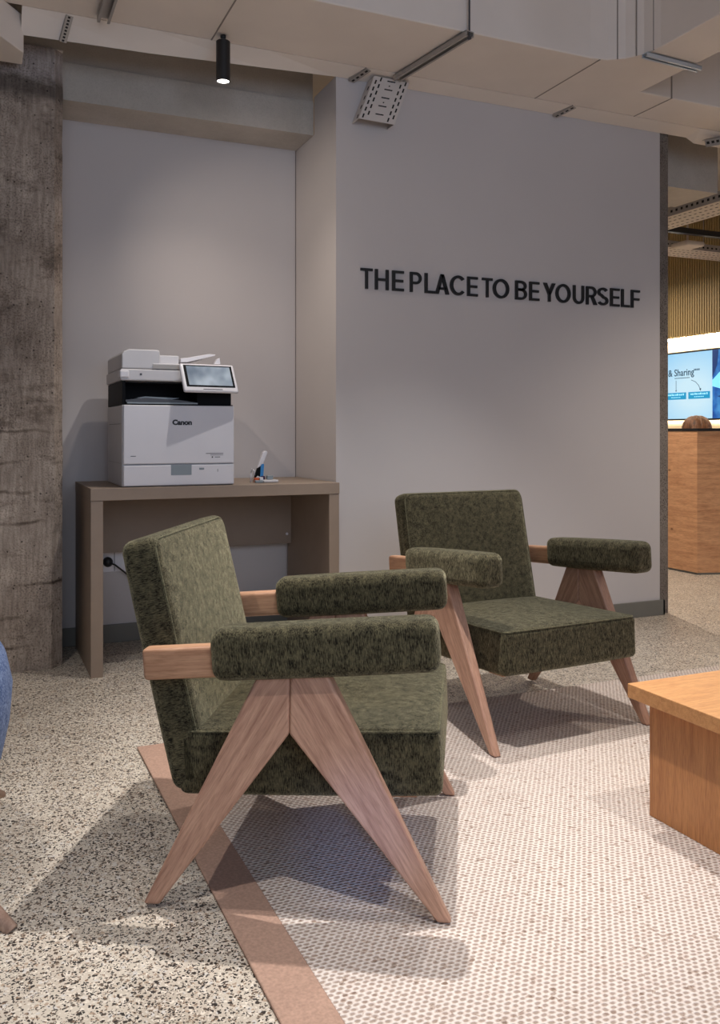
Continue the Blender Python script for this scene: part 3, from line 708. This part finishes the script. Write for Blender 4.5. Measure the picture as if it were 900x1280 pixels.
def make_chair(label):
    root = empty('armchair', (0, 0, 0), label, 'armchair', 0, 'green armchairs with wooden V legs')
    for sgn in (-1, 1):
        y = sgn*HW
        leg_piece([(-.335, .0), (-.300, .0), (-.012, .383), (-.010, .520), (-.072, .520)], y, .044, root, math.atan2(.27, .45))
        leg_piece([(.300, .0), (.330, .0), (.066, .520), (-.0095, .520), (-.0115, .383)], y, .044, root, -math.atan2(.27, .45))
        # wooden arm, seen behind the pad
        mb = MB()
        mb.rbox(.300, .021, .0345, .010, mtx=Matrix.Rotation(R(90), 4, 'Y') @ Matrix.Identity(4) if False else None, n=4)
        a = mb.build('arm_rail', wood_arm, root, True)
        a.matrix_local = Matrix.Translation((-.035, y, .5405)) @ Matrix.Rotation(R(-4.2), 4, 'Y')
        mb = MB(); mb.rbox(.243, .047, .0545, .026, puff=.003, n=12)
        a = mb.build('arm_pad', M['green'], root, True)
        a.matrix_local = Matrix.Translation((.063, y, .5635)) @ Matrix.Rotation(R(-4.2), 4, 'Y')
    mb = MB(); mb.rbox(.292, .286, .070, .017, puff=.014, n=14)
    a = mb.build('seat_cushion', M['green'], root, True)
    a.matrix_local = Matrix.Translation((.016, 0, .299)) @ Matrix.Rotation(R(-2.2), 4, 'Y')
    piping(a, .2885, .2825, .0685)
    mb = MB(); mb.rbox(.284, .286, .043, .027, puff=.010, n=14)
    a = mb.build('back_cushion', M['green'], root, True)
    # local z of the slab becomes the cushion normal
    lean = R(13.0)
    a.matrix_local = Matrix.Translation((-.309, 0, .504)) @ Matrix.Rotation(-lean, 4, 'Y') @ Matrix.Rotation(R(90), 4, 'Y')
    piping(a, .2755, .2775, .0385, .034)
    mb = MB()
    TT = Matrix.Rotation(R(-2.2), 4, 'Y')
    mb.box(.18, .262, -.25, .25, .213, .229, 0, TT); mb.box(-.20, .21, -.03, .03, .212, .229, 0, TT); mb.box(-.24, -.18, -.15, .15, .212, .229, 0, TT)
    mb.build('seat_frame', wood_arm, root, bevel=.003)
    return root
wood_arm = wood('chair_oak_rail', s2l(152, 104, 76), s2l(208, 164, 130), (1.6, 22, 22))
chair = make_chair('green armchair nearest the camera, seen from its side, V legs in full view')
chair.location = (.797, 2.062, .0085); chair.rotation_euler = (0, 0, math.atan2(-.507, .862))
chair2 = copy_tree(chair)
chair2['label'] = 'green armchair facing forward, nearer the wall and the wooden low table'
chair2.location = (1.812, 2.72, .0085); chair2.rotation_euler = (0, 0, R(-86))
# the far chair's back feet and the near chair's back feet stand partly off the rug; 8 mm is within the rug's lip

# ------------------------------------------------------------------ coffee table
ct = empty('coffee_table', (1.614, .95, .0076), 'low orange oak coffee table with a thick top at the right edge', 'coffee table')
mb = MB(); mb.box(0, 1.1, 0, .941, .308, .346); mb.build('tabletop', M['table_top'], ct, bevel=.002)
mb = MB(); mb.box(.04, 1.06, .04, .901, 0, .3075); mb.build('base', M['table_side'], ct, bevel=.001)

# ------------------------------------------------------------------ blue tub chair at the left edge
bc = empty('tub_chair', (-.30, 2.33, 0), 'blue fabric tub chair on pale splayed legs cut off by the left edge', 'chair', 0)
def tub(r_out, z, ang): return (r_out*math.cos(ang), r_out*math.sin(ang), z)
seg = 48; prof = [(.14, .105), (.27, .12), (.335, .17), (.365, .25), (.384, .34), (.390, .42), (.375, .49), (.352, .53), (.325, .545), (.295, .53), (.275, .48), (.27, .42), (.265, .38)]
mb = MB(); pts = []; fs = []
for i, (r, z) in enumerate(prof):
    for k in range(seg):
        t = 2*math.pi*k/seg
        # opening faces -Y
        op = max(0, math.cos(t+math.pi/2))
        front = op**2
        zz = z if z < .36 else .36+(z-.36)*(1-front*.95)+(.20*max(0, math.cos(t-math.pi/2))**2*(z-.36)/.185 if z > .36 else 0)
        pts.append((r*math.cos(t), r*math.sin(t), zz))
for i in range(len(prof)-1):
    for k in range(seg):
        k2 = (k+1) % seg; fs.append((i*seg+k, i*seg+k2, (i+1)*seg+k2, (i+1)*seg+k))
fs.append(tuple(range(seg))[::-1]); fs.append(tuple((len(prof)-1)*seg+k for k in range(seg)))
mb.poly(pts, fs); mb.build('shell', M['bluefab'], bc, True)
mb = MB(); mb.lathe([(.20, .33), (.245, .345), (.262, .375), (.262, .405), (.245, .43), (.15, .44), (.02, .442)], seg=40); mb.build('seat_cushion', M['bluefab'], bc, True)
for sx_, sy_ in ((1, -1), (1, 1), (-1, -1), (-1, 1)):
    mb = MB(); mb.tube([(.215*sx_, .215*sy_, .14), (.374*sx_, .370*sy_, .0)], [.024, .0145], 16); mb.build('leg', M['beigeleg'], bc, True)

# ------------------------------------------------------------------ reception counter, screen, person
rc = empty('reception_counter', (4.78, 4.86, 0), 'tall oak reception counter with a thin dark top beyond the wall', 'counter')
out = [(0, 0), (.62, -.20), (1.75, -.20), (1.75, .34), (0, .40)]
mb = MB(); mb.prism(out, 0.015, 1.036); mb.build('body', M['counter'], rc)
mb = MB(); mb.prism([(.006, .002), (.621, -.196), (1.74, -.196), (1.74, .33), (.006, .39)], 0.0, .0145); mb.build('foot_shade', M['base'], rc)  # dark strip in place of the shade line at the counter foot
mb = MB(); mb.prism([(x-.004 if x == 0 else x, y-.004 if y <= 0 else y) for x, y in out], 1.037, 1.056); mb.build('countertop', M['black'], rc)

tv = empty('wall_screen', (6.60, 6.2, 1.146), 'bright blue wall screen showing a slide that reads Sharing', 'screen')
mb = MB(); mb.box(.0, .05, -1.0, 1.35, 0, .70); mb.build('bezel', M['black'], tv, bevel=.003)
ed, ent, eb = mat('slide_background'); vv = coords(ent); sx = N(ent, 'ShaderNodeTexGradient', gradient_type='SPHERICAL')
mp = N(ent, 'ShaderNodeMapping'); mp.inputs['Location'].default_value = (0, -.62, -.42); mp.inputs['Scale'].default_value = (.3, 1.1, 1.5)
L(ent, vv, mp.inputs['Vector']); L(ent, mp.outputs['Vector'], sx.inputs['Vector'])
rr = ramp(ent, [(0, s2l(110, 195, 245)), (.8, s2l(205, 236, 250))]); L(ent, sx.outputs['Fac'], rr.inputs['Fac'])
L(ent, rr.outputs['Color'], eb.inputs['Emission Color']); eb.inputs['Emission Strength'].default_value = 1.0; eb.inputs['Base Color'].default_value = (0, 0, 0, 1); eb.inputs['Roughness'].default_value = .4
# slide: everything to the left of the wallpaper (larger Y)
YS = .31   # boundary slide / wallpaper in local Y
mb = MB(); mb.box(-.002, -.0002, YS, 1.33, .018, .682); mb.build('slide', ed, tv)
wd, wnt, wb = mat('wallpaper_picture'); vv = coords(wnt); wn = N(wnt, 'ShaderNodeTexNoise'); wn.inputs['Scale'].default_value = 7; wn.inputs['Detail'].default_value = 5; L(wnt, vv, wn.inputs['Vector'])
wr = ramp(wnt, [(.35, s2l(20, 70, 150)), (.68, s2l(80, 160, 225)), (.5, s2l(35, 110, 195))]); L(wnt, wn.outputs['Fac'], wr.inputs['Fac'])
L(wnt, wr.outputs['Color'], wb.inputs['Emission Color']); wb.inputs['Emission Strength'].default_value = .85; wb.inputs['Base Color'].default_value = (0, 0, 0, 1)
mb = MB(); mb.box(-.002, -.0002, -.98, YS, .018, .682); mb.build('wallpaper', wd, tv)
navy = emis('screen_navy', s2l(18, 48, 100), .8); pale = emis('screen_pale', s2l(120, 205, 235), .9)
for shp in ([(YS, .68), (YS, .42), (YS-.06, .53), (YS-.08, .68)], [(YS-.13, .68), (YS-.22, .50), (YS-.35, .62), (YS-.3, .68)], [(YS-.06, .23), (YS-.16, .25), (YS-.18, .20)]):
    mb = MB(); mb.prism(shp, -.0035, -.0022, 'yz'); mb.build('dark_shape', navy, tv)
mb = MB(); mb.prism([(YS, .39), (YS-.10, .47), (YS-.2, .44), (YS-.12, .30), (YS, .33)], -.0032, -.0022, 'yz'); mb.build('pale_shape', pale, tv)
teal = emis('screen_teal', s2l(24, 132, 178), .85); ink = emis('screen_ink', s2l(20, 62, 88), .6); whitee = emis('screen_white', s2l(150, 215, 240), .9); lil = emis('screen_lilac', s2l(150, 150, 200), .8)
# text facing -X : reading direction towards -Y
FX = Matrix.Rotation(R(-90), 4, 'Z') @ UP
for y0, y1, zc in ((.86, 1.12, .21), (YS+.03, YS+.27, .21), (YS+.30, YS+.53, .20)):
    pass
mb = MB(); mb.box(-.0035, -.0022, YS+.03, YS+.315, .215, .285); b1 = mb.build('box_graphic', teal, tv)
mb = MB(); mb.box(-.0035, -.0022, YS+.345, YS+.63, .215, .285); b2 = mb.build('box_graphic', teal, tv)
mb = MB(); mb.box(-.0035, -.0022, YS+.66, YS+.95, .215, .285); b3 = mb.build('box_graphic', lil, tv)
for bx in (YS+.03, YS+.345):
    mb = MB()
    for k in range(9): mb.box(-.0045, -.0036, bx+.03+k*.026, bx+.045+k*.026+.004*(k % 2), .255, .270+.004*(k % 3 == 0))
    for k in range(6): mb.box(-.0045, -.0036, bx+.08+k*.022, bx+.094+k*.022, .232, .240)
    mb.build('lettering', whitee, tv)
text_mesh('heading', '& Sharing', .098, .0005, ink, tv, Matrix.Translation((-.003, YS+.595, .455)) @ FX, .0012, .95)
mb = MB()
for k in range(5): mb.box(-.0035, -.0022, YS+.165+k*.016, YS+.175+k*.016, .497, .515)
mb.build('superscript', ink, tv); mb = MB()
for k in range(11): mb.box(-.0035, -.0022, YS+.30+k*.019, YS+.314+k*.019, .428, .436)
mb.build('underline_text', ink, tv)
mb = MB(); mb.box(-.0035, -.0022, YS+.482, YS+.487, .30, .41); mb.prism([(YS+.475, .31), (YS+.494, .31), (YS+.4845, .293)], -.0035, -.0022, 'yz')
pth = [(-.003, YS+.275, .405), (-.003, YS+.22, .385), (-.003, YS+.18, .35), (-.003, YS+.155, .31)]
mb.build('arrow', ink, tv); mb = MB(); mb.tube(pth, .003, 6); mb.prism([(YS+.145, .318), (YS+.17, .312), (YS+.15, .292)], -.0035, -.0022, 'yz'); mb.build('arrow', ink, tv)

# seated person behind the counter, only the hair shows
per = empty('person', (5.61, 5.64, 0), 'person with brown hair sitting behind the reception counter', 'person', R(75))
def skin_body(name, nodes, edges, m, parent, sub=2):
    me = bpy.data.meshes.new(name); me.from_pydata([n[0] for n in nodes], edges, []); o = bpy.data.objects.new(name, me); C.objects.link(o); o.parent = parent
    md = o.modifiers.new('skin', 'SKIN'); sk = me.skin_vertices[0].data if me.skin_vertices else None
    if sk is None:
        bm = bmesh.new(); bm.from_mesh(me); bm.verts.layers.skin.verify(); bm.to_mesh(me); bm.free(); sk = me.skin_vertices[0].data
    for i, n in enumerate(nodes): sk[i].radius = (n[1], n[2] if len(n) > 2 else n[1])
    sk[0].use_root = True
    s_ = o.modifiers.new('sub', 'SUBSURF'); s_.levels = sub; s_.render_levels = sub; md.use_smooth_shade = True
    me.materials.append(m); return o
HZ = 1.165   # top of hair
nodes = [((0, 0, .44), .13, .11), ((.02, 0, .58), .125, .10), ((.06, 0, .72), .14, .10), ((.08, 0, .82), .10, .08), ((.10, 0, .88), .05, .05), ((.11, 0, .94), .055, .055), ((.125, 0, 1.0), .078, .07), ((.12, 0, 1.07), .080, .072), ((.115, 0, 1.12), .05, .05),
         ((.07, .17, .80), .052), ((.12, .23, .62), .042), ((.33, .18, .58), .034), ((.40, .16, .58), .03),
         ((.07, -.17, .80), .052), ((.12, -.23, .62), .042), ((.33, -.18, .58), .034), ((.40, -.16, .58), .03),
         ((.06, .10, .44), .085), ((.40, .12, .47), .065), ((.40, .12, .12), .045), ((.50, .12, .05), .038),
         ((.06, -.10, .44), .085), ((.40, -.12, .47), .065), ((.40, -.12, .12), .045), ((.50, -.12, .05), .038)]
edges = [(0, 1), (1, 2), (2, 3), (3, 4), (4, 5), (5, 6), (6, 7), (7, 8), (3, 9), (9, 10), (10, 11), (11, 12), (3, 13), (13, 14), (14, 15), (15, 16), (0, 17), (17, 18), (18, 19), (19, 20), (0, 21), (21, 22), (22, 23), (23, 24)]
body = skin_body('body', nodes, edges, M['skin'], per)
mb = MB(); mb.rbox(.125, .18, .19, .085, (.04, 0, .66), n=6); mb.build('shirt', M['shirt'], per, True)
mb = MB()
def hairfn(p):
    k = .010*math.sin(p.y*150)+.006*math.sin(p.y*310+p.x*40); return p*(1+k*5*max(0, p.z+.05))-Vector((0, 0, .012 if abs(p.y-.02) < .008 else 0))
mb.rbox(.112, .118, .125, .105, (.095, 0, 1.045), n=22, seg=12, fn=hairfn); 
mb.rbox(.05, .10, .16, .048, (.03, 0, .93), n=4); mb.build('hair', M['hair'], per, True)
for s_ in (-1, 1):
    mb = MB(); mb.lathe([(.001, -.009), (.008, -.004), (.009, 0), (.008, .004), (.001, .009)], (.195, s_*.03, 1.02), 10); mb.build('eye', M['black'], per, True)
oc = empty('office_chair', (5.61, 5.64, 0), 'dark office chair behind the counter under the seated person', 'chair', R(75))
mb = MB(); mb.rbox(.23, .23, .03, .028, (.03, 0, .335), n=4); mb.build('seat', M['shirt'], oc, True)
mb = MB(); mb.rbox(.025, .20, .20, .024, (-.19, 0, .62), n=4); mb.box(-.205, -.185, -.03, .03, .33, .50); mb.build('backrest', M['shirt'], oc, True)
mb = MB(); mb.tube([(.03, 0, .05), (.03, 0, .31)], .025, 12)
for k in range(5):
    a = 2*math.pi*k/5; mb.tube([(.03, 0, .09), (.03+.27*math.cos(a), .27*math.sin(a), .03)], [.022, .03], 8)
mb.build('base', M['black'], oc, True)

# ------------------------------------------------------------------ lights
w = bpy.data.worlds.new('world'); bpy.context.scene.world = w; w.use_nodes = True
bg = w.node_tree.nodes['Background']; bg.inputs[0].default_value = (.78, .84, 1.0, 1); bg.inputs[1].default_value = .13
def spot(loc, tgt, power, size, blend=.6, color=(1, .86, .72), rad=.02):
    l = bpy.data.lights.new('spot_lamp', 'SPOT'); l.energy = power; l.spot_size = R(size); l.spot_blend = blend; l.color = color; l.shadow_soft_size = rad
    o = bpy.data.objects.new('spot_lamp', l); C.objects.link(o); o.location = loc
    o.rotation_euler = (Vector(tgt)-Vector(loc)).to_track_quat('-Z', 'Y').to_euler(); return o
def area(loc, tgt, power, sx, sy, color):
    l = bpy.data.lights.new('area_lamp', 'AREA'); l.energy = power; l.shape = 'RECTANGLE'; l.size = sx; l.size_y = sy; l.color = color
    o = bpy.data.objects.new('area_lamp', l); C.objects.link(o); o.location = loc
    o.rotation_euler = (Vector(tgt)-Vector(loc)).to_track_quat('-Z', 'Y').to_euler(); return o
WARM = (1, .87, .75); NEU = (1, .955, .92); COOL = (.66, .78, 1.0)
spot((.95, 2.14, 2.72), (.95, 2.14, 0), 205, 62, .8, NEU)
spot((1.95, 2.92, 2.70), (1.95, 2.75, 0), 150, 80, .8, NEU)
spot((.35, .75, 2.75), (.45, .85, 0), 100, 60, .6, NEU)
spot((1.9, 1.0, 2.75), (1.95, 1.0, 0), 95, 66, .6, NEU)
spot((-.1, 3.45, 2.55), (1.57, 4.15, 1.7), 36, 60, .9, WARM)
spot((-.35, 2.2, 2.72), (-.2, 2.6, 0), 75, 76, .7, NEU)
spot((.985, 3.715, 2.525), (1.0, 3.9, 0), 16, 115, .8, WARM)
spot((1.22, 3.22, 2.70), (.86, 3.86, .95), 52, 52, .7, NEU)     # separate unseen lamp by the duct, throws the touch screen's shadow
spot((3.9, 2.4, 2.72), (4.0, 2.8, 0), 100, 110, .8, WARM)
spot((3.95, 4.9, 2.75), (4.75, 5.0, .4), 190, 110, .7, WARM)
spot((4.9, 3.6, 2.75), (4.9, 3.9, 0), 35, 100, .7, WARM)
area((5.4, 7.0, 2.55), (5.4, 7.0, 0), 30, 1.2, 1.2, WARM)
area((.6, -1.8, 2.1), (1.4, 3.6, 1.7), 56, 3.2, 1.8, COOL)
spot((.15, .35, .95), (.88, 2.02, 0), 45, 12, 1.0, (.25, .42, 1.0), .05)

# ------------------------------------------------------------------ camera
cam = bpy.data.cameras.new('camera'); co = bpy.data.objects.new('camera', cam); C.objects.link(co)
cam.sensor_fit = 'VERTICAL'; cam.sensor_height = 36; cam.lens = 36*1105/1280; cam.shift_y = -(640-540)/1280
co.location = (0, 0, 1.03); co.rotation_euler = (R(90), 0, -R(23.65)); cam.clip_start = .02
bpy.context.scene.camera = co
vs = bpy.context.scene.view_settings; vs.view_transform = 'Standard'; vs.look = 'None'; vs.exposure = 0; vs.gamma = 1
